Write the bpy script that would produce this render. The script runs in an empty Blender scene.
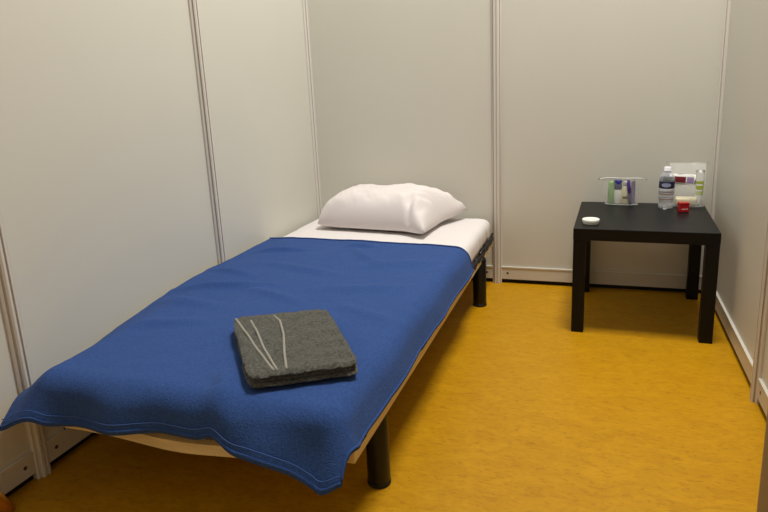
import bpy, bmesh, math, random
from mathutils import Vector, Matrix, noise
random.seed(7)
PI = math.pi
C = bpy.context.scene.collection
sc = bpy.context.scene

# ------------------------------------------------------------------ materials
def srgb(r, g, b):
    f = lambda c: (c/255/12.92) if c/255 <= .04045 else ((c/255+.055)/1.055)**2.4
    return (f(r), f(g), f(b), 1)

def mat(name, col, rough=.5, metal=0, spec=.5, noise_scale=0, noise_amt=0, col2=None, bump=0, bump_scale=200, sheen=0, trans=0, ior=1.45, alpha=1, coat=0, stretch=None):
    m = bpy.data.materials.new(name); m.use_nodes = True
    nt = m.node_tree; b = nt.nodes['Principled BSDF']
    b.inputs['Base Color'].default_value = col
    b.inputs['Roughness'].default_value = rough
    b.inputs['Metallic'].default_value = metal
    b.inputs['Specular IOR Level'].default_value = spec
    b.inputs['Sheen Weight'].default_value = sheen
    b.inputs['Transmission Weight'].default_value = trans
    b.inputs['IOR'].default_value = ior
    b.inputs['Coat Weight'].default_value = coat
    tc = nt.nodes.new('ShaderNodeTexCoord'); mp = nt.nodes.new('ShaderNodeMapping')
    nt.links.new(tc.outputs['Object'], mp.inputs['Vector'])
    if stretch: mp.inputs['Scale'].default_value = stretch
    if noise_scale:
        n = nt.nodes.new('ShaderNodeTexNoise'); n.inputs['Scale'].default_value = noise_scale
        n.inputs['Detail'].default_value = 6
        nt.links.new(mp.outputs[0], n.inputs['Vector'])
        cr = nt.nodes.new('ShaderNodeValToRGB')
        cr.color_ramp.elements[0].position = .35; cr.color_ramp.elements[1].position = .68
        c2 = col2 or tuple(c*(1-noise_amt) for c in col[:3])+(1,)
        cr.color_ramp.elements[0].color = c2; cr.color_ramp.elements[1].color = col
        nt.links.new(n.outputs['Fac'], cr.inputs[0]); nt.links.new(cr.outputs[0], b.inputs['Base Color'])
    if bump:
        n2 = nt.nodes.new('ShaderNodeTexNoise'); n2.inputs['Scale'].default_value = bump_scale
        n2.inputs['Detail'].default_value = 3
        nt.links.new(mp.outputs[0], n2.inputs['Vector'])
        bp = nt.nodes.new('ShaderNodeBump'); bp.inputs['Strength'].default_value = bump
        bp.inputs['Distance'].default_value = .003
        nt.links.new(n2.outputs['Fac'], bp.inputs['Height']); nt.links.new(bp.outputs[0], b.inputs['Normal'])
    return m

M = {}
M['panel'] = mat('wall_panel_laminate', srgb(210, 207, 196), .42, spec=.4, noise_scale=1.2, noise_amt=.03)
M['alu'] = mat('white_aluminium', srgb(214, 208, 200), .35, spec=.5)
M['rail'] = mat('white_beam', srgb(206, 200, 188), .35, spec=.5)
M['lip'] = mat('white_beam_lip', srgb(222, 216, 204), .4)
M['groove'] = mat('groove_dark', srgb(206, 200, 190), .5)
M['gap'] = mat('gap_black', srgb(16, 14, 12), .8)
M['screw'] = mat('lock_hole', srgb(70, 58, 40), .5)
M['black'] = mat('black_powder_coat', srgb(20, 20, 21), .38, spec=.4)
M['rubber'] = mat('black_rubber', srgb(14, 14, 15), .6)
M['table'] = mat('black_brown_laminate', srgb(13, 13, 14), .42, spec=.25, noise_scale=30, noise_amt=.2, stretch=(1, 14, 1))
M['beech'] = mat('beech_wood', srgb(222, 200, 152), .5, noise_scale=14, noise_amt=.14, stretch=(1, .1, 4))
M['pine'] = mat('orange_pine', srgb(206, 140, 50), .45, noise_scale=14, noise_amt=.2, stretch=(5, 5, .6))
M['sheet'] = mat('white_sheet', srgb(222, 216, 214), .85, spec=.2, bump=.15, bump_scale=300, sheen=.1)
M['core'] = mat('mattress_ticking', srgb(222, 208, 170), .9, spec=.2)
M['pillow'] = mat('white_pillowcase', srgb(222, 214, 212), .85, spec=.2, bump=.2, bump_scale=60, sheen=.1)
M['navy'] = mat('blanket_blue', srgb(54, 82, 140), .95, spec=.1, noise_scale=140, noise_amt=.22, bump=.5, bump_scale=260, sheen=.04)
M['towel'] = mat('towel_grey', srgb(98, 97, 90), .98, spec=.05, noise_scale=150, noise_amt=.55, bump=1, bump_scale=260, sheen=.15)
M['towel_edge'] = mat('towel_edge_grey', srgb(150, 146, 136), .95, spec=.05, bump=.5, bump_scale=300)
M['white_pl'] = mat('white_plastic', srgb(232, 232, 226), .35)
M['cap'] = mat('cap_silver_white', srgb(240, 240, 248), .2)
M['label_navy'] = mat('label_navy', srgb(22, 24, 62), .4)
M['label_oval'] = mat('label_pale_oval', srgb(150, 160, 190), .4)
M['label_white'] = mat('label_white', srgb(205, 205, 212), .45)
M['label_pink'] = mat('label_pinkish', srgb(150, 112, 108), .45)
M['green'] = mat('pale_green_plastic', srgb(142, 178, 118), .4)
M['blue_pl'] = mat('royal_blue_plastic', srgb(40, 40, 130), .4)
M['cream'] = mat('cream_plastic', srgb(214, 204, 168), .4)
M['olive'] = mat('olive_print', srgb(96, 78, 20), .5)
M['purple'] = mat('purple_plastic', srgb(58, 36, 108), .4)
M['lilac'] = mat('lilac_plastic', srgb(150, 130, 170), .4)
M['red'] = mat('red_card', srgb(176, 18, 24), .35)
M['dark_red'] = mat('dark_red_print', srgb(112, 18, 34), .45)
M['lime'] = mat('lime_print', srgb(164, 178, 50), .45)
M['soap'] = mat('cream_cloth', srgb(232, 220, 184), .8)
M['door'] = mat('door_tan', srgb(168, 146, 112), .5)
M['steel'] = mat('brushed_steel', srgb(150, 150, 150), .35, metal=1)

def film(name, base, op, tint=(1, 1, 1, 1)):
    m = bpy.data.materials.new(name); m.use_nodes = True; nt = m.node_tree
    b = nt.nodes['Principled BSDF']; out = nt.nodes['Material Output']
    b.inputs['Base Color'].default_value = base; b.inputs['Roughness'].default_value = .18
    tr = nt.nodes.new('ShaderNodeBsdfTransparent'); tr.inputs[0].default_value = tint
    lw = nt.nodes.new('ShaderNodeLayerWeight'); lw.inputs['Blend'].default_value = .35
    ma = nt.nodes.new('ShaderNodeMath'); ma.operation = 'MULTIPLY_ADD'
    ma.inputs[1].default_value = .55; ma.inputs[2].default_value = op; ma.use_clamp = True
    nt.links.new(lw.outputs['Facing'], ma.inputs[0])
    mx = nt.nodes.new('ShaderNodeMixShader')
    nt.links.new(ma.outputs[0], mx.inputs[0]); nt.links.new(tr.outputs[0], mx.inputs[1]); nt.links.new(b.outputs[0], mx.inputs[2])
    nt.links.new(mx.outputs[0], out.inputs[0]); return m
M['film'] = film('clear_bag_film', (.85, .85, .82, 1), .10)
M['bag'] = film('hazy_bag_film', (.88, .88, .85, 1), .22)
M['pet'] = film('clear_bottle_plastic', (.75, .78, .85, 1), .16, (.94, .95, .98, 1))

# marbled ochre linoleum
def lino():
    m = bpy.data.materials.new('ochre_linoleum'); m.use_nodes = True; nt = m.node_tree; b = nt.nodes['Principled BSDF']
    tc = nt.nodes.new('ShaderNodeTexCoord'); mp = nt.nodes.new('ShaderNodeMapping')
    mp.inputs['Scale'].default_value = (1, 2.4, 1)
    nt.links.new(tc.outputs['Object'], mp.inputs[0])
    n = nt.nodes.new('ShaderNodeTexNoise'); n.inputs['Scale'].default_value = 9; n.inputs['Detail'].default_value = 9
    n.inputs['Roughness'].default_value = .68; n.inputs['Distortion'].default_value = 1.6
    n2 = nt.nodes.new('ShaderNodeTexNoise'); n2.inputs['Scale'].default_value = 45; n2.inputs['Detail'].default_value = 6
    n2.inputs['Distortion'].default_value = .8
    nt.links.new(mp.outputs[0], n.inputs[0]); nt.links.new(mp.outputs[0], n2.inputs[0])
    a = nt.nodes.new('ShaderNodeValToRGB'); e = a.color_ramp.elements
    e[0].position = .32; e[0].color = srgb(176, 124, 2); e[1].position = .66; e[1].color = srgb(193, 142, 10)
    nt.links.new(n.outputs['Fac'], a.inputs[0])
    a2 = nt.nodes.new('ShaderNodeValToRGB'); e = a2.color_ramp.elements
    e[0].position = .28; e[0].color = (.70, .62, .45, 1); e[1].position = .48; e[1].color = (1, 1, 1, 1)
    nt.links.new(n2.outputs['Fac'], a2.inputs[0])
    mx = nt.nodes.new('ShaderNodeMix'); mx.data_type = 'RGBA'; mx.blend_type = 'MULTIPLY'; mx.inputs[0].default_value = .75
    nt.links.new(a.outputs[0], mx.inputs[6]); nt.links.new(a2.outputs[0], mx.inputs[7])
    nt.links.new(mx.outputs[2], b.inputs['Base Color'])
    b.inputs['Roughness'].default_value = .45; b.inputs['Specular IOR Level'].default_value = .25
    return m
M['floor'] = lino()

# ------------------------------------------------------------------ helpers
def link_mesh(name, bm, material, parent=None, smooth=False, mats=None):
    me = bpy.data.meshes.new(name)
    bm.normal_update(); bm.to_mesh(me); bm.free()
    for mm in (mats or [material]): me.materials.append(mm)
    if smooth:
        for p in me.polygons: p.use_smooth = True
    o = bpy.data.objects.new(name, me); C.objects.link(o)
    if parent: o.parent = parent
    return o
def tag(o, label=None, cat=None, group=None, kind=None):
    if label: o['label'] = label
    if cat: o['category'] = cat
    if group: o['group'] = group
    if kind: o['kind'] = kind
    return o
def empty(name, loc, rz=0, label=None, cat=None, group=None):
    o = bpy.data.objects.new(name, None); C.objects.link(o)
    o.location = loc; o.rotation_euler = (0, 0, rz); o.empty_display_size = .05
    return tag(o, label, cat, group)
def box(bm, x0, x1, y0, y1, z0, z1, bev=0, seg=2, mi=0, M4=None):
    g = bmesh.ops.create_cube(bm, size=1)['verts']
    for v in g:
        v.co = Vector((x0+(v.co.x+.5)*(x1-x0), y0+(v.co.y+.5)*(y1-y0), z0+(v.co.z+.5)*(z1-z0)))
    fs = {f for v in g for f in v.link_faces}
    if bev:
        es = {e for v in g for e in v.link_edges}
        r = bmesh.ops.bevel(bm, geom=list(es), offset=bev, segments=seg, profile=.5, affect='EDGES')
        fs = set(r['faces']) | {f for f in fs if f.is_valid}
        g = list({v for f in fs for v in f.verts})
    for f in fs:
        if f.is_valid: f.material_index = mi
    if M4 is not None:
        for v in g: v.co = M4 @ v.co
    return g
def lathe(bm, prof, n=32, cx=0, cy=0, sx=1, sy=1, mi=0, M4=None):
    rings = []
    for r, z in prof:
        if r < 1e-6:
            p = Vector((cx, cy, z)); rings.append([bm.verts.new(M4 @ p if M4 else p)])
        else:
            ring = []
            for k in range(n):
                a = 2*PI*k/n; p = Vector((cx+r*sx*math.cos(a), cy+r*sy*math.sin(a), z))
                ring.append(bm.verts.new(M4 @ p if M4 else p))
            rings.append(ring)
    for A, B in zip(rings, rings[1:]):
        for k in range(n):
            k2 = (k+1) % n
            if len(A) == 1 and len(B) == 1: continue
            if len(A) == 1: f = bm.faces.new((A[0], B[k2], B[k]))
            elif len(B) == 1: f = bm.faces.new((A[k], A[k2], B[0]))
            else: f = bm.faces.new((A[k], A[k2], B[k2], B[k]))
            f.material_index = mi
    bmesh.ops.recalc_face_normals(bm, faces=bm.faces)
def tube(bm, pts, r, n=8, mi=0):
    pts = [Vector(p) for p in pts]; rings = []
    for i, p in enumerate(pts):
        d = (pts[min(i+1, len(pts)-1)]-pts[max(i-1, 0)]).normalized()
        a = d.cross(Vector((0, 0, 1)))
        if a.length < .01: a = d.cross(Vector((1, 0, 0)))
        a.normalize(); b = d.cross(a)
        rings.append([bm.verts.new(p+r*(math.cos(2*PI*k/n)*a+math.sin(2*PI*k/n)*b)) for k in range(n)])
    for A, B in zip(rings, rings[1:]):
        for k in range(n):
            f = bm.faces.new((A[k], A[(k+1) % n], B[(k+1) % n], B[k])); f.material_index = mi
    bm.faces.new(rings[0][::-1]); bm.faces.new(rings[-1])
def grid(bm, nu, nv, fn, mi=0):
    vs = [[bm.verts.new(fn(i/nu, j/nv)) for j in range(nv+1)] for i in range(nu+1)]
    for i in range(nu):
        for j in range(nv):
            f = bm.faces.new((vs[i][j], vs[i+1][j], vs[i+1][j+1], vs[i][j+1])); f.material_index = mi
    return vs
def sm(x, a, b):
    t = max(0, min(1, (x-a)/(b-a))); return t*t*(3-2*t)
def fbm(x, y, z=0, s=1):
    return noise.noise(Vector((x*s, y*s, z)))

# ------------------------------------------------------------------ setting
W = 1.997; H = 2.5
FRONT = -3.95
bm = bmesh.new(); box(bm, -.35, W+.35, FRONT-.1, .25, -.06, 0)
tag(link_mesh('floor', bm, M['floor']), kind='structure')

def wall(name, axis, fixed, a0, a1, inner):
    """panels of one wall: a thin slab in the plane, inner = +1/-1 direction towards the room"""
    bm = bmesh.new()
    lo, hi = sorted((fixed-.003, fixed+.003))
    lo -= .012 if inner > 0 else 0; hi += .012 if inner < 0 else 0
    if axis == 'x': box(bm, lo, hi, a0, a1, .03, H)
    else: box(bm, a0, a1, lo, hi, .03, H)
    return tag(link_mesh(name, bm, M['panel']), kind='structure')
wall('wall_back', 'y', .0, 0, W, -1)
wall('wall_left', 'x', .0, FRONT, 0, 1)
wall('wall_right', 'x', W, -1.30, 0, -1)
wall('wall_front', 'y', FRONT, 0, W, 1)
bm = bmesh.new(); box(bm, W-.003, W+.015, FRONT, -2.04, .03, H); tag(link_mesh('wall_right', bm, M['panel']), kind='structure')

def baseboard(name, segs):
    """bottom beams: (x0,y0,x1,y1, nx,ny) inner normal"""
    bm = bmesh.new()
    for (x0, y0, x1, y1, nx, ny) in segs:
        def bx(d0, d1, z0, z1, e0=0, e1=0, mi=0, bev=0):
            if nx == 0:
                ya, yb = sorted((y0+ny*d0, y0+ny*d1)); box(bm, x0+e0, x1-e1, ya, yb, z0, z1, bev, mi=mi)
            else:
                xa, xb = sorted((x0+nx*d0, x0+nx*d1)); box(bm, xa, xb, min(y0, y1)+e0, max(y0, y1)-e1, z0, z1, bev, mi=mi)
        bx(-.012, .010, .022, .088, bev=.0012)
        bx(-.011, .0125, .0815, .0900, bev=.001, mi=3)       # protruding lip on top
        bx(-.02, -.005, 0, .03, mi=1)                # shadow gap below the beam
        L = abs(x1-x0)+abs(y1-y0)
        for t in (.032, L-.032):                     # lock screws
            Mx = Matrix.Translation(Vector((x0+nx*.0095+(t if nx == 0 else 0), y0+ny*.0095 if nx == 0 else max(y0, y1)-t, .055)))
            Mx = Mx @ (Matrix.Rotation(PI/2, 4, 'X') if nx == 0 else Matrix.Rotation(PI/2, 4, 'Y'))
            lathe(bm, [(0, -.0012), (.0058, -.0012), (.0058, .0012), (0, .0012)], 16, mi=2, M4=Mx)
    return tag(link_mesh(name, bm, None, mats=[M['rail'], M['gap'], M['screw'], M['lip']]), kind='structure')
P = .022
MX = 1.002; L1 = -.9885; L2 = -1.970; R1 = -1.047
baseboard('baseboard_back', [(P, 0, MX-P, 0, 0, -1), (MX+P, 0, W-P, 0, 0, -1)])
baseboard('baseboard_left', [(0, L1+P, 0, -P, 1, 0), (0, L2+P, 0, L1-P, 1, 0), (0, -2.95+P, 0, L2-P, 1, 0), (0, FRONT+P, 0, -2.95-P, 1, 0)])
baseboard('baseboard_right', [(W, R1+P, W, -P, -1, 0), (W, -1.30+P, W, R1-P, -1, 0), (W, FRONT+P, W, -2.04-P, -1, 0)])
baseboard('baseboard_front', [(P, FRONT, W-P, FRONT, 0, 1)])

def post(n, x, y):
    """octagonal system post with a slot in each face"""
    bm = bmesh.new(); R = .0235; pts = []; mi = []
    for k in range(8):
        a = PI/4*k; c = Vector((math.cos(a), math.sin(a))); t = Vector((-c.y, c.x)); hw = R*math.tan(PI/8)
        f = c*R
        pts += [f-t*hw, f-t*.0034, f-t*.0034-c*.005, f+t*.0034-c*.005, f+t*.0034]
    N = len(pts)
    lo = [bm.verts.new((x+p.x, y+p.y, 0)) for p in pts]; hi = [bm.verts.new((x+p.x, y+p.y, H+.02)) for p in pts]
    for k in range(N):
        f = bm.faces.new((lo[k], lo[(k+1) % N], hi[(k+1) % N], hi[k]))
        f.material_index = 1 if k % 5 in (1, 2, 3) else 0
    bm.faces.new(hi); bm.faces.new(lo[::-1])
    bmesh.ops.recalc_face_normals(bm, faces=bm.faces)
    tag(link_mesh('trim_%d' % n, bm, None, mats=[M['alu'], M['groove']]), kind='structure')
for n, (x, y) in enumerate([(0, 0), (MX, 0), (W, 0), (0, L1), (0, L2), (0, -2.95), (0, FRONT), (W, R1), (W, -1.30), (W, -2.04), (W, FRONT)]):
    post(n+1, x, y)

# door leaf standing ajar in the second bay of the right wall
dr = empty('door_1', (W-.002, -1.330, 0), math.radians(-18)); tag(dr, kind='structure')
# ------------------------------------------------------------------ door parts
bm = bmesh.new(); box(bm, 0, .036, -.64, 0, .008, 2.05, .002); link_mesh('door_leaf', bm, M['door'], dr)
bm = bmesh.new(); tube(bm, [(.036, -.58, 1.0), (.08, -.58, 1.0), (.08, -.47, 1.0)], .009, 12); link_mesh('door_handle', bm, M['steel'], dr, True)

# ------------------------------------------------------------------ bed frame
bed = empty('bed', (.5, -1.03, 0), 0, 'low single bed base with black legs and beech rails, under the blue blanket', 'bed')
O = Vector((.5, -1.03, 0))
def bl(name, bm, m, par=bed, smooth=False):
    bmesh.ops.translate(bm, verts=bm.verts, vec=-O); return link_mesh(name, bm, m, par, smooth)
XR = .988; XL = .040; YF = -2.035; YH = -.045
for x0, x1 in ((XR-.028, XR), (XL, XL+.028)):
    bm = bmesh.new(); box(bm, x0, x1, YF+.045, YH-.02, .212, .242, .003); bl('side_rail', bm, M['beech'])
# end rails: bowed laminated beech
def endrail(name, y, sag):
    bm = bmesh.new(); n = 36
    def fn(u, v):
        x = XL+(XR-.02-XL)*u; k = int(round(v*4)) % 4
        s = -sag*math.exp(-((u-.54)/.16)**2)
        dy, dz = [(0, 0), (.022, 0), (.022, .026), (0, .026)][k]
        return Vector((x, y+dy, .217+dz+s*(1 if k in (0, 1) else .8)))
    grid(bm, n, 4, fn); bmesh.ops.remove_doubles(bm, verts=bm.verts, dist=1e-5)
    bmesh.ops.holes_fill(bm, edges=bm.edges); bmesh.ops.recalc_face_normals(bm, faces=bm.faces)
    bl(name, bm, M['beech'])
endrail('foot_rail', YF-.002, .016); endrail('head_rail', YH-.02, 0)
# slats and their black end holders
for k in range(14):
    y = YH-.10-k*.138
    bm = bmesh.new()
    grid(bm, 16, 1, lambda u, v: Vector((XL+.035+(XR-XL-.07)*u, y-.026+.052*v, .236+.005*math.sin(PI*u))))
    r = bmesh.ops.solidify(bm, geom=list(bm.faces), thickness=.008)
    bl('slat', bm, M['beech'])
    for s in (0, 1):
        xe = XR if s else XL; sg = -1 if s else 1
        bm = bmesh.new()
        a, b = sorted((xe-sg*.0, xe+sg*.050))
        box(bm, a+.008, b+.008*0, y-.036, y+.036, .232, .246, .004)
        box(bm, a+.010, b-.006, y-.015, y+.015, .226, .2475, .004)
        bl('slat_holder', bm, M['rubber'])
for x, y in ((XR-.033, -1.757), (XR-.014, -.36), (XL+.036, -1.58), (XL+.036, -.36)):
    if 1:
        bm = bmesh.new()
        lathe(bm, [(0, .004), (.029, .004), (.031, .008), (.031, .226), (.028, .232), (0, .232)], 32, x, y)
        g = bl('leg', bm, M['black'], smooth=False)
        for p in g.data.polygons: p.use_smooth = abs(p.normal.z) < .5
        bm = bmesh.new(); lathe(bm, [(0, 0), (.029, 0), (.032, .003), (.032, .011), (.030, .013), (0, .013)], 32, x, y)
        bl('foot_cap', bm, M['rubber'], g)
# black moulded strip with a wavy edge on top of each side rail at the head end
for x in (XR-.010, XL):
    bm = bmesh.new()
    def fn(u, v):
        k = int(round(v*4)) % 4; y = -.06-.60*u
        w = .0065*math.sin(y*62)+.003*math.sin(y*131+1)
        dx, dz = [(0, 0), (.013, 0), (.013, .020), (0, .020)][k]
        return Vector((x+dx, y, .238+dz+w*(1 if k > 1 else .9)))
    grid(bm, 90, 4, fn); bmesh.ops.remove_doubles(bm, verts=bm.verts, dist=1e-5); bmesh.ops.recalc_face_normals(bm, faces=bm.faces)
    bl('slat_holder_strip', bm, M['rubber'])
# raised steel head bar that stands up at the head corner
for x in (XR-.004, XL+.004):
    bm = bmesh.new(); tube(bm, [(x, -.40, .262), (x, -.22, .258), (x, -.10, .262), (x, -.05, .272)], .0065, 10)
    bl('mattress_stop', bm, M['black'], smooth=True)

# ------------------------------------------------------------------ mattress
TOP = .357
mt = empty('mattress', (.5, -1.03, .245), 0, 'thin single mattress in a white fitted sheet on the low bed base', 'mattress')
O2 = Vector((.5, -1.03, .245))
def sink(x, y): return -sm(.16-x, 0, .14)*(.012+.078*sm(-y, 1.2, 2.05))
def slab(x0, x1, y0, y1, z0, z1, r, nx, ny, wr):
    """rounded slab with wrinkle function on top and sides"""
    bm = bmesh.new(); box(bm, x0, x1, y0, y1, z0, z1)
    bmesh.ops.subdivide_edges(bm, edges=[e for e in bm.edges if abs(e.verts[0].co.x-e.verts[1].co.x) > .1], cuts=nx, use_grid_fill=True)
    bmesh.ops.subdivide_edges(bm, edges=[e for e in bm.edges if abs(e.verts[0].co.y-e.verts[1].co.y) > .1], cuts=ny, use_grid_fill=True)
    bmesh.ops.subdivide_edges(bm, edges=[e for e in bm.edges if abs(e.verts[0].co.z-e.verts[1].co.z) > .05], cuts=5, use_grid_fill=True)
    for v in bm.verts:
        p = v.co.copy(); q = Vector((min(max(p.x, x0+r), x1-r), min(max(p.y, y0+r), y1-r), min(max(p.z, z0+.02), z1-r*.7)))
        d = p-q
        if d.length > 1e-6:
            e = Vector((d.x/r, d.y/r, d.z/(r*.7) if d.z > 0 else d.z/.02)); m = max(abs(e.x), abs(e.y), abs(e.z))
            e = e.normalized()*m
            v.co = q+Vector((e.x*r, e.y*r, e.z*(r*.7) if e.z > 0 else e.z*.02))
        v.co += wr(v.co)
    return bm
bm = slab(.035, .970, -2.030, -.050, .262, TOP-.008, .045, 20, 30, lambda p: Vector((0, 0, sink(p.x, p.y)*sm(p.z, .26, .34))))
bmesh.ops.translate(bm, verts=bm.verts, vec=-O2); link_mesh('core', bm, M['core'], mt, True)
def wr(p):
    w = .0018*fbm(p.x, p.y, p.z*4, 9)+.0012*fbm(p.x+3, p.y, p.z, 26)
    out = Vector((0, 0, (w if p.z > .33 else 0)+sink(p.x, p.y)*sm(p.z, .25, .35)))
    if p.x > .945:   # tucked folds on the visible side near the head
        out.x += .004*math.sin(p.y*70+p.z*40)*sm(p.y, -.5, -.1)*sm(TOP-p.z, .0, .08)
        out.x += .002*fbm(p.y*12, p.z*20)
    return out
bm = slab(.028, .978, -2.036, -.042, .250, TOP, .048, 60, 100, wr)
bmesh.ops.translate(bm, verts=bm.verts, vec=-O2); link_mesh('fitted_sheet', bm, M['sheet'], mt, True)

# ------------------------------------------------------------------ blanket
RB = .064
def seg_ridge(x, y, ax, ay, bx_, by_, w, amp):
    dx, dy = bx_-ax, by_-ay; L = dx*dx+dy*dy
    t = max(0, min(1, ((x-ax)*dx+(y-ay)*dy)/L)); d = math.hypot(x-ax-t*dx, y-ay-t*dy)
    return amp*math.exp(-(d/w)**2)*math.sin(PI*min(1, max(.0, t*.9+.05)))
RIDGES = [(.03, -1.36, .42, -1.26, .022, .009), (.05, -1.46, .35, -1.50, .03, .006), (.08, -.86, .33, -.80, .015, .008),
          (.20, -1.0, .62, -1.12, .03, .006), (.50, -.74, .72, -1.0, .025, .006), (.45, -.72, .60, -.70, .014, .007),
          (.04, -1.12, .28, -1.18, .02, .007), (.62, -1.0, .93, -.86, .04, .005), (.55, -1.28, .90, -1.20, .035, .005),
          (.12, -1.70, .38, -1.62, .03, .006), (.70, -2.03, .61, -1.90, .03, .009), (.30, -1.30, .60, -1.42, .025, .005),
          (.70, -1.40, .95, -1.52, .03, .004)]
def top_z(x, y):
    z = TOP+.006
    z += .0035*fbm(x, y, 1.3, 4)+.002*fbm(x, y, 5.3, 11)+.001*fbm(x, y, 9.3, 28)
    for a in RIDGES: z += 2.1*seg_ridge(x, y, *a)
    # the wall side sinks a little towards the foot
    z += sink(x, y)+.004*sm(.12-x, 0, .09)
    return z
XE, YE = .930, -1.992
def blanket(u, v):
    ax = .030+u*(1.066-.030)                      # flat cloth coordinates
    yh = -.612-.030*sm(u, .0, 1)-.02*sm(u, .8, 1)-.004*math.sin(u*23)
    foot = -2.145-.010*math.sin(u*7.5+.4)-.012*sm(u, .72, 1)
    foot += .004*math.exp(-((u-.47)/.12)**2)
    foot += .040*sm(.16-u, 0, .16)
    foot -= .040*math.exp(-((u-.90)/.11)**2)
    ay = yh+v*(foot-yh)
    if u > .97: pass
    ox = max(0, ax-XE); oy = max(0, YE-ay)
    bx_ = min(ax, XE); by_ = max(ay, YE)
    d = math.hypot(ox, oy)
    if d > 0: d *= 1-.22*(2*ox*oy/(d*d))**2
    z = top_z(bx_, by_)
    if d < 1e-9: return Vector((bx_, by_, z))
    hyp = math.hypot(ox, oy); nx, ny = ox/hyp, -oy/hyp
    corner = 4*(nx*nx)*(ny*ny)                    # 1 on the diagonal
    ph = 72*abs(nx)**2+80*abs(ny)**2 - 16*corner
    ph -= 34*sm(.22-u, 0, .2)*abs(ny)
    ph -= 14*sm(u, .64, .76)*abs(ny)*(1-corner)
    ph = math.radians(ph)
    # soft vertical folds in the foot drape
    dm = RB*ph
    if d < dm: h = RB*math.sin(d/RB); vd = RB*(1-math.cos(d/RB))
    else:
        h = RB*math.sin(ph)+(d-dm)*math.cos(ph); vd = RB*(1-math.cos(ph))+(d-dm)*math.sin(ph)
    fold = .010*sm(d, .02, .14)*abs(ny)*(math.sin(ax*17+1.0)+.5*math.sin(ax*31+2))
    fold += .012*sm(d, .02, .12)*math.exp(-((ax-.72)/.05)**2)
    fold += .003*sm(d, .02, .1)*abs(nx)*math.sin(ay*14)*(1-corner)
    h += fold+.002*fbm(ax*9, ay*9)
    return Vector((bx_+nx*h, by_+ny*h, z-vd))
bm = bmesh.new()
grid(bm, 170, 250, blanket)
for v in bm.verts:
    if v.co.x < .028: v.co.x = .028
bo = link_mesh('blanket', bm, M['navy'], None, True)
tag(bo, 'royal blue fleece blanket spread over the lower part of the single bed', 'blanket')
md = bo.modifiers.new('thick', 'SOLIDIFY'); md.thickness = .004; md.offset = 1
# the hem: a turned seam running round the open edges
bm = bmesh.new()
def hem(u0, v0, u1, v1, n, inset=.0):
    pts = []
    for k in range(n+1):
        t = k/n; u = u0+(u1-u0)*t; v = v0+(v1-v0)*t
        p = blanket(u, v); pts.append(p)
    return pts
for pts in (hem(0, .995, .995, .995, 120), hem(.995, .995, .995, .0, 120), hem(0, .002, .995, .002, 120)):
    tube(bm, [p+Vector((0, 0, .002)) for p in pts], .0034, 6)
link_mesh('hem', bm, M['navy'], bo, True)
# stitched line a little above the foot hem
bm = bmesh.new()
pts = []
for k in range(121):
    u = k/120*.985
    e = .001; p = blanket(u, .982); n = (blanket(min(1, u+e), .982)-blanket(max(0, u-e), .982)).cross(blanket(u, .988)-blanket(u, .976)).normalized()
    if n.z < 0 and abs(n.z) > .2 or n.y > 0: n = -n
    pts.append(p+n*.0045)
tube(bm, pts, .0011, 6)
link_mesh('stitching', bm, mat('blanket_thread', srgb(54, 86, 150), .9), bo, True)
# corner of the blanket tucked down between bed and wall
bm = bmesh.new()
def tuck(u, v):
    y = -1.900-.055*u; zt = .245-.01*u; zb = .110+.17*u
    return Vector((.040+.010*math.sin(u*7+v*2), y-.01*v, zt+(zb-zt)*v))
grid(bm, 14, 10, tuck)
bmesh.ops.solidify(bm, geom=list(bm.faces), thickness=.004)
link_mesh('tucked_corner', bm, M['navy'], bo, True)

# ------------------------------------------------------------------ pillow
def pillow_mesh():
    bm = bmesh.new(); LX, LY = .292, .205; n = 90; m = 60
    def shape(u, v, side):
        a = 2*u-1; b = 2*v-1
        # outline: sides curve in between the pointed corners
        rc = 1-.05*(abs(a)*abs(b))**4*(0 if a > 0 else 1)
        x = a*LX*(1-.05*(1-b*b)*abs(a)**3)*rc; y = b*LY*(1-.05*(1-a*a)*abs(b)**3)*rc
        prof = max(0, (1-abs(a)**(8 if a < 0 else 5.5)))**(.5 if a < 0 else .62)*max(0, (1-abs(b)**3.6))**.52
        asym = 1+.02*a                     # plumper on the left
        w = .010*fbm(a*2.2, b*2.2, 3+side)+.006*fbm(a*3.5+b*3, b*3-a, 7+side)+.003*fbm(a*11+b*5, b*8, 1+side)
        edge = min(1, 6*min(1-abs(a), 1-abs(b)))
        # gathered creases towards the corners
        cr = .006*math.sin(26*math.atan2(b-.2, a-1.25))*sm(a, .25, .8)*(1-sm(a, .9, 1))
        if side: z = .158*prof*asym+(w+cr)*edge*prof**.3
        else: z = -.028*prof*(1 if True else 0)
        return Vector((x, y, z))
    top = grid(bm, n, m, lambda u, v: shape(u, v, 1)); bot = grid(bm, n, m, lambda u, v: shape(u, v, 0))
    bmesh.ops.remove_doubles(bm, verts=bm.verts, dist=2e-4)
    bmesh.ops.recalc_face_normals(bm, faces=bm.faces)
    return bm
bm = pillow_mesh()
for v in bm.verts:
    x, y, z = v.co
    # tilt up against the wall: back rises
    # front right corner flops forward and down, its ear pinched
    k = sm(x, .14, .29)*sm(-y, .05, .20)
    v.co.y -= .045*k; v.co.x -= .005*k; v.co.z += (.006*math.sin(x*70)*k if z > .01 else 0)
    k2 = sm(x, .18, .29)*sm(y, -.02, .2)
    v.co.z += .018*k2*(1 if z < .05 else .4); v.co.x += .05*k2
    k3 = sm(-x, .22, .29)*sm(-y, .0, .2)
    v.co.x -= .02*k3
    # crease beside the flopped corner
    v.co.z -= .030*math.exp(-((x-.195+.3*(y+.2))/.022)**2)*sm(-y, .06, .17)*(1 if z > .01 else 0)
    v.co.z = max(v.co.z, -.0275)
pl = link_mesh('pillow', bm, M['pillow'], None, True)
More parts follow.
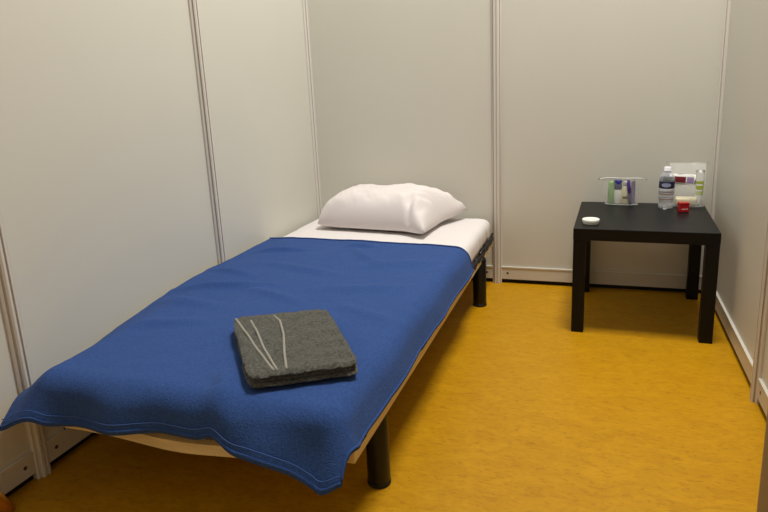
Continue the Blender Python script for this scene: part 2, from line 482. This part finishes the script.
pl.location = (.505, -.262, TOP+.0305); pl.rotation_euler = (math.radians(0), 0, math.radians(-6))
tag(pl, 'plump white pillow at the head of the bed against the back wall', 'pillow')

# ------------------------------------------------------------------ towel
A = Vector((.490, -1.672)); B = Vector((.737, -1.540)); Cc = Vector((.970, -1.872)); D = Vector((.740, -2.006))
tw = empty('folded_towel', (.735, -1.76, TOP+.012), 0, 'folded dark grey terry towel lying on the blue blanket', 'towel')
OT = Vector((.735, -1.76, TOP+.012))
def quad(u, v): return (A*(1-u)+B*u)*(1-v)+(D*(1-u)+Cc*u)*v      # u: left>right, v: head>foot
def towel_layer(name, z0, th, du0, du1, dv0, dv1, seed, par, bulge=.002):
    bm = bmesh.new()
    def fn(u, v, up):
        a = 2*u-1; b = 2*v-1
        uu = du0+(1-du0-du1)*u; vv = dv0+(1-dv0-dv1)*v
        r = .06
        ua = abs(a); vb = abs(b)
        # rounded corners
        q = quad(uu, vv); c = quad(.5, .5)
        k = max(0, ua-.8)/.2*max(0, vb-.8)/.2; q = q+(c-q)*k*.05
        e = max(sm(ua, .90, 1)**2, sm(vb, .93, 1)**2)
        e = 1-math.sqrt(max(0, 1-max((max(0, ua-.90)/.10)**2, (max(0, vb-.93)/.07)**2)))
        mid = z0+th/2
        z = mid+(th/2*(1-e))*(1 if up else -1)
        q = q+Vector((.003*fbm(a*3, b*3, seed), .003*fbm(a*3+9, b*3, seed)))
        z += (.0028*fbm(a*2, b*2, seed)+bulge*fbm(a*6, b*5, seed+4)+(.0022*math.sin(17*b+3*a+2*math.sin(3*a))*sm(a, -.3, .4)*(1-e) if seed == 3 else 0)) if up else .002*fbm(a*2, b*2, seed)
        return Vector((q.x, q.y, z))-OT+Vector((0, 0, 0))
    grid(bm, 50, 60, lambda u, v: fn(u, v, 1)); grid(bm, 50, 60, lambda u, v: fn(u, v, 0))
    bmesh.ops.remove_doubles(bm, verts=bm.verts, dist=1e-4); bmesh.ops.recalc_face_normals(bm, faces=bm.faces)
    return link_mesh(name, bm, M['towel'], par, True)
zb = TOP+.0135
def zt(x, y): return zb
towel_layer('fold', zb, .013, .0, .0, .0, .0, 1, tw)
towel_layer('fold', zb+.0115, .012, .03, .012, .0, .014, 2, tw)
towel_layer('fold', zb+.022, .014, .005, .006, .005, .004, 3, tw, .003)
ztop = zb+.0355
# three pale woven edges fanned over the left end
def edge_line(pts):
    bm = bmesh.new(); P3 = []
    for k in range(25):
        t = k/24*(len(pts)-1); i = min(int(t), len(pts)-2); f = t-i
        u = pts[i][0]*(1-f)+pts[i+1][0]*f; v = pts[i][1]*(1-f)+pts[i+1][1]*f; zz = pts[i][2]*(1-f)+pts[i+1][2]*f
        q = quad(u, v); P3.append(Vector((q.x, q.y, ztop+.0012+zz+.001*math.sin(k*.8)))-OT)
    tube(bm, P3, .0036, 8); return link_mesh('woven_edge', bm, M['towel_edge'], tw, True)
edge_line([(.035, .06, -.001), (.10, .35, 0), (.16, .66, 0), (.24, .955, -.002)])
edge_line([(.17, .02, -.006), (.20, .3, 0), (.22, .66, 0), (.27, .955, -.002)])
edge_line([(.41, .02, -.006), (.46, .18, 0), (.44, .45, 0), (.38, .75, 0), (.35, .955, -.002)])

# ------------------------------------------------------------------ side table
TW, TD, TH = .530, .564, .443
tb = empty('side_table', (1.398, -.5957, 0), -.0266, 'square black side table in the right back corner with toiletries on top', 'table')
bm = bmesh.new(); box(bm, 0, TW, 0, TD, TH-.048, TH, .0018); link_mesh('tabletop', bm, M['table'], tb)
for x in (0, TW-.05):
    for y in (0, TD-.05):
        bm = bmesh.new(); box(bm, x+.001, x+.049, y+.001, y+.049, 0, TH-.0485, .0015); link_mesh('leg', bm, M['table'], tb)

# ------------------------------------------------------------------ things on the table
T = TH+.0005
def plastic_pouch(name, x0, x1, y, depth, h, flare, label, tilt, fm):
    e = empty(name, ((x0+x1)/2, y, T), math.radians(-3), label, 'bag')
    w = (x1-x0)/2
    def sheet(sgn):
        bm = bmesh.new()
        def fn(u, v):
            a = 2*u-1; s = 1+flare*v*v
            d = depth/2*(1-v**1.6)*(1-abs(a)**4*.75)
            return Vector((a*w*s, sgn*d+tilt*v*v+.0025*fbm(a*3, v*3, sgn+2), .0015+v*h+.003*fbm(a*4, v, 5)))
        grid(bm, 26, 20, fn); return bm
    link_mesh('front_film', sheet(-1), fm, e, True)
    link_mesh('back_film', sheet(1), fm, e, True)
    bm = bmesh.new()
    def gus(u, v):
        a = 2*u-1; d = depth/2*(1-abs(a)**4*.75)
        return Vector((a*w, (2*v-1)*d, .0012))
    grid(bm, 20, 4, gus); link_mesh('gusset', bm, M['film'], e, True)
    return e, w
# --- pouch on the left
e, w = plastic_pouch('toiletry_pouch', 1.518, 1.664, -.080, .062, .122, .28, 'small clear plastic zip pouch of toiletries, on the left back of the black table', -.004, M['film'])
bm = bmesh.new()
grid(bm, 30, 2, lambda u, v: Vector(((2*u-1)*.104, -.010+.014*v, .122+.004*v+.0015*math.sin(u*9)-.008*abs(2*u-1)**4)))
bmesh.ops.solidify(bm, geom=list(bm.faces), thickness=.003)
link_mesh('zip_strip', bm, M['white_pl'], e, True)
def bottle_thing(name, x, y, prof, m, label, cat, sy=.6, rz=0, parts=(), tilt=0, group=None):
    prof = [(r*1.06, z*1.12) for r, z in prof]
    bm = bmesh.new(); lathe(bm, prof, 28, sy=sy)
    o = empty(name, (x, y, T+.003), rz, label, cat, group); o.rotation_euler = (0, tilt, rz)
    link_mesh('body', bm, m, o, True)
    for pn, pp, pm in parts:
        pp = [(r*1.06, z*1.12) for r, z in pp]
        bm = bmesh.new(); lathe(bm, pp, 28, sy=sy); link_mesh(pn, bm, pm, o, True)
    return o
bottle_thing('toiletry_tube', 1.545, -0.080, [(0, 0), (.0125, 0), (.0135, .004), (.0145, .05), (.0125, .088), (.010, .094), (0, .095)], M['green'], 'pale green tube at the left side inside the left clear pouch', 'tube', .7)
bottle_thing('toiletry_bottle', 1.574, -0.080, [(0, 0), (.0145, 0), (.016, .004), (.016, .055), (.014, .060), (0, .060)], M['white_pl'],
             'white bottle with a royal blue cap inside the left clear pouch', 'bottle', .7,
             parts=[('cap', [(0, .0605), (.0165, .0605), (.0165, .094), (.0145, .098), (0, .098)], M['blue_pl'])])
o = bottle_thing('toiletry_bottle', 1.607, -0.082, [(0, 0), (.0165, 0), (.018, .004), (.018, .058), (.011, .072), (.009, .075), (0, .075)], M['cream'],
             'cream bottle with a dark print, in the middle of the left clear pouch', 'bottle', .7,
             parts=[('cap', [(0, .0755), (.0105, .0755), (.0105, .092), (.009, .095), (0, .095)], M['white_pl'])])
bm = bmesh.new()
grid(bm, 8, 2, lambda u, v: Vector((.0196*math.sin((u-.5)*1.3), -.0196*.7*math.cos((u-.5)*1.3), .024+.012*v)))
link_mesh('print', bm, M['olive'], o)
bottle_thing('toothbrush_handle', 1.629, -.098, [(0, 0), (.005, 0), (.006, .02), (.0075, .06), (.0065, .10), (0, .102)], M['purple'], 'dark purple slim handle leaning inside the left clear pouch', 'toothbrush', .8, tilt=-.10)
bottle_thing('toiletry_tube', 1.640, -0.076, [(0, 0), (.0085, 0), (.010, .004), (.009, .07), (.008, .095), (0, .096)], M['lilac'], 'lilac tube at the right side inside the left clear pouch', 'tube', .6)

# --- water bottle
wb = empty('water_bottle', (1.774, -.155, T), 0, 'clear plastic water bottle with a dark blue label, standing on the black table', 'bottle')
bm = bmesh.new()
prof = [(0, .006), (.016, .003), (.024, 0), (.0285, .003), (.030, .010), (.030, .028), (.0285, .031), (.0285, .034), (.030, .037), (.030, .060), (.0288, .063), (.0288, .066), (.030, .069), (.030, .092),
        (.0295, .096), (.0295, .132), (.030, .136), (.029, .146), (.025, .158), (.018, .168), (.0135, .174), (.0125, .178), (.0125, .181)]
lathe(bm, prof, 40); link_mesh('bottle_body', bm, M['pet'], wb, True)
bm = bmesh.new(); lathe(bm, [(0, .008), (.020, .004), (.027, .006), (.0285, .012), (.0285, .140), (.026, .150), (0, .1505)], 32)
wm = mat('water', (1, 1, 1, 1), .0, trans=1, ior=1.33); link_mesh('water', bm, wm, wb, True)
bm = bmesh.new(); lathe(bm, [(.0302, .099), (.0306, .100), (.0306, .129), (.0302, .130)], 40); lb = link_mesh('label', bm, M['label_navy'], wb, True)
bm = bmesh.new()
def oval(u, v):
    r = u; a = 2*PI*v; th = -PI/2-.16+.62*r*math.cos(a); z = .1145+.0098*r*math.sin(a)
    return Vector((.0310*math.cos(th), .0310*math.sin(th), z))
grid(bm, 6, 28, oval); link_mesh('emblem', bm, M['label_oval'], lb, True)
bm = bmesh.new(); lathe(bm, [(.0304, .083), (.0306, .084), (.0306, .096), (.0304, .097)], 40); link_mesh('label_band', bm, M['label_white'], wb, True)
bm = bmesh.new(); lathe(bm, [(.0303, .071), (.0305, .0715), (.0305, .0745), (.0303, .075)], 40); lathe(bm, [(.0303, .046), (.0305, .0465), (.0305, .0495), (.0303, .050)], 40)
link_mesh('label_line', bm, M['label_pink'], wb, True)
bm = bmesh.new(); lathe(bm, [(0, .197), (.0125, .197), (.0138, .195), (.0138, .181), (.0145, .180), (.0145, .176), (.0128, .176)], 32); link_mesh('cap', bm, M['cap'], wb, True)

wb.scale = (1.06, 1.06, .94)
# --- bag on the right, slumped against the wall corner
e, w = plastic_pouch('toiletry_pouch', 1.790, 1.936, -.092, .075, .188, .02, 'larger clear plastic bag of toiletries behind the water bottle, nearest the right wall', .040, M['bag'])
bm = bmesh.new()
grid(bm, 30, 2, lambda u, v: Vector(((2*u-1)*.088-.002, .0385, .186+.006*v-.002*(2*u-1)+.002*math.sin(u*7))))
bmesh.ops.solidify(bm, geom=list(bm.faces), thickness=.002); link_mesh('zip_strip', bm, M['film'], e, True)

def flat_tube(name, x, y, z, L, Wd, th, rot, m, label, prints=()):
    o = empty(name, (x, y, z), 0, label, 'tube'); o.rotation_euler = rot
    bm = bmesh.new()
    def fn(u, v, s):
        a = 2*v-1; t = th*(1-.85*u)*math.sqrt(max(0, 1-a*a*.98)); ww = Wd/2*(.85+.15*u)
        return Vector(((u-.5)*L, s*t, a*ww))
    grid(bm, 12, 14, lambda u, v: fn(u, v, 1)); grid(bm, 12, 14, lambda u, v: fn(u, v, -1))
    bmesh.ops.remove_doubles(bm, verts=bm.verts, dist=1e-5); bmesh.ops.holes_fill(bm, edges=bm.edges); bmesh.ops.recalc_face_normals(bm, faces=bm.faces)
    link_mesh('body', bm, m, o, True)
    for (pn, u0, u1, v0, v1, pm) in prints:
        bm = bmesh.new()
        grid(bm, 8, 6, lambda u, v: fn(u0+(u1-u0)*u, v0+(v1-v0)*v, -1)+Vector((0, -.0006, 0))); link_mesh(pn, bm, pm, o, True)
    return o
t = flat_tube('toothpaste_tube', 1.842, -.100, T+.121, .110, .050, .012, (math.radians(-10), math.radians(5), 0), M['white_pl'],
          'white tube with a dark red panel at the top of the right clear bag', [('red_print', .10, .62, .18, .74, M['dark_red']), ('lilac_print', .66, .92, .18, .74, M['lilac'])])
t = flat_tube('toiletry_tube', 1.912, -.106, T+.092, .140, .036, .012, (math.radians(0), math.radians(-90), 0), M['white_pl'],
          'upright white tube with lime green stripes at the right of the right clear bag',
          [('lime_print', .22, .34, .06, .94, M['lime']), ('lime_print', .40, .52, .06, .94, M['lime']), ('lime_print', .58, .66, .06, .94, M['lime'])])
bm = bmesh.new(); box(bm, 1.815, 1.905, -.128, -.092, T+.003, T+.044, .012, 4)
for v in bm.verts: v.co += Vector((0, 0, .004*fbm(v.co.x*30, v.co.y*30, 2)))
bmesh.ops.subdivide_edges(bm, edges=bm.edges, cuts=2, use_grid_fill=True)
o = link_mesh('face_cloth', bm, M['soap'], None, True); tag(o, 'rolled cream cloth at the bottom of the right clear bag', 'cloth')
# --- red box in front of the bag
rb = empty('small_box', (1.838, -.225, T), math.radians(14), 'tiny glossy red box in front of the right clear bag', 'box')
bm = bmesh.new(); box(bm, -.020, .020, -.014, .014, 0, .032, .0015); link_mesh('body', bm, M['red'], rb)
bm = bmesh.new()
for k, (a, b) in enumerate([(-.013, -.007), (-.005, .000), (.002, .006), (.008, .013)]):
    box(bm, a, b, -.0146, -.0141, .011, .014+.002*(k % 2))
link_mesh('print', bm, M['white_pl'], rb)
bm = bmesh.new(); box(bm, -.021, .021, -.015, .015, .0325, .041, .0015); link_mesh('lid', bm, M['red'], rb)
# --- white round tin
jl = empty('round_tin', (1.463, -.500, T), 0, 'small round white tin on the front left corner of the black table', 'tin')
bm = bmesh.new(); lathe(bm, [(0, 0), (.030, 0), (.0315, .002), (.0315, .008), (0, .008)], 40); link_mesh('base', bm, M['white_pl'], jl, True)
bm = bmesh.new(); lathe(bm, [(0, .0085), (.0335, .0085), (.034, .010), (.034, .0185), (.0325, .020), (.026, .0203), (.024, .0190), (0, .0188)], 40)
g = link_mesh('lid', bm, M['white_pl'], jl, True)

# ------------------------------------------------------------------ stool at the lower left edge (one leg shows)
st = empty('stool', (.17, -2.47, 0), 0, 'orange wooden stool whose splayed leg just shows at the bottom left corner', 'stool')
for a in (106, 226, 346):
    c = Vector((math.cos(math.radians(a)), math.sin(math.radians(a)), 0))
    foot = c*.36; top = c*.09+Vector((0, 0, .445))
    if a == 106: foot = Vector((.022-.17, -2.115+2.47, 0)); foot = Vector((-.124, .352, 0))
    d = (top-foot).normalized(); Mx = Matrix.Translation(foot) @ d.to_track_quat('Z', 'Y').to_matrix().to_4x4()
    bm = bmesh.new(); lathe(bm, [(0, 0), (.015, 0), (.017, .003), (.020, .25), (.018, (top-foot).length), (0, (top-foot).length)], 24, M4=Mx)
    for v in bm.verts: v.co.z = max(v.co.z, .0005)
    link_mesh('leg', bm, M['pine'], st, True)
bm = bmesh.new(); lathe(bm, [(0, .44), (.13, .44), (.142, .446), (.145, .455), (.140, .466), (.125, .470), (0, .468)], 48); link_mesh('seat', bm, M['pine'], st, True)

# ------------------------------------------------------------------ light
def area(name, loc, target, size, size_y, energy, col):
    l = bpy.data.lights.new(name, 'AREA'); l.shape = 'RECTANGLE'; l.size = size; l.size_y = size_y; l.energy = energy; l.color = col
    o = bpy.data.objects.new(name, l); C.objects.link(o); o.location = loc
    o.rotation_euler = (Vector(target)-Vector(loc)).to_track_quat('-Z', 'Y').to_euler(); return o
area('ceiling_lamp', (1.66, -.9, 3.9), (1.35, -.9, 0), .8, .8, 126, (1, .975, .915))
w = bpy.data.worlds.new('world'); sc.world = w; w.use_nodes = True
w.node_tree.nodes['Background'].inputs[0].default_value = (1, .97, .91, 1)
w.node_tree.nodes['Background'].inputs[1].default_value = .33

# ------------------------------------------------------------------ camera
yaw, pitch, roll = -.33579, .23838, -.047572
cy, sy, cp, sp = math.cos(yaw), math.sin(yaw), math.cos(pitch), math.sin(pitch)
fwd = Vector((sy*cp, cy*cp, -sp)); right = Vector((cy, -sy, 0)); up = right.cross(fwd)
r2 = math.cos(roll)*right+math.sin(roll)*up; u2 = -math.sin(roll)*right+math.cos(roll)*up
cam = bpy.data.cameras.new('camera'); co = bpy.data.objects.new('camera', cam); C.objects.link(co)
co.matrix_world = Matrix(((r2.x, u2.x, -fwd.x, 1.49009), (r2.y, u2.y, -fwd.y, -3.14116), (r2.z, u2.z, -fwd.z, 1.05016), (0, 0, 0, 1)))
cam.sensor_width = 36; cam.lens = 36*625.476/768
cam.shift_x = -1.82/768; cam.shift_y = -22.5/768
cam.clip_start = .05
sc.camera = co
sc.view_settings.view_transform = 'Standard'; sc.view_settings.look = 'None'
sc.view_settings.gamma = 1; sc.view_settings.use_curve_mapping = False
sc.view_settings.exposure = 0
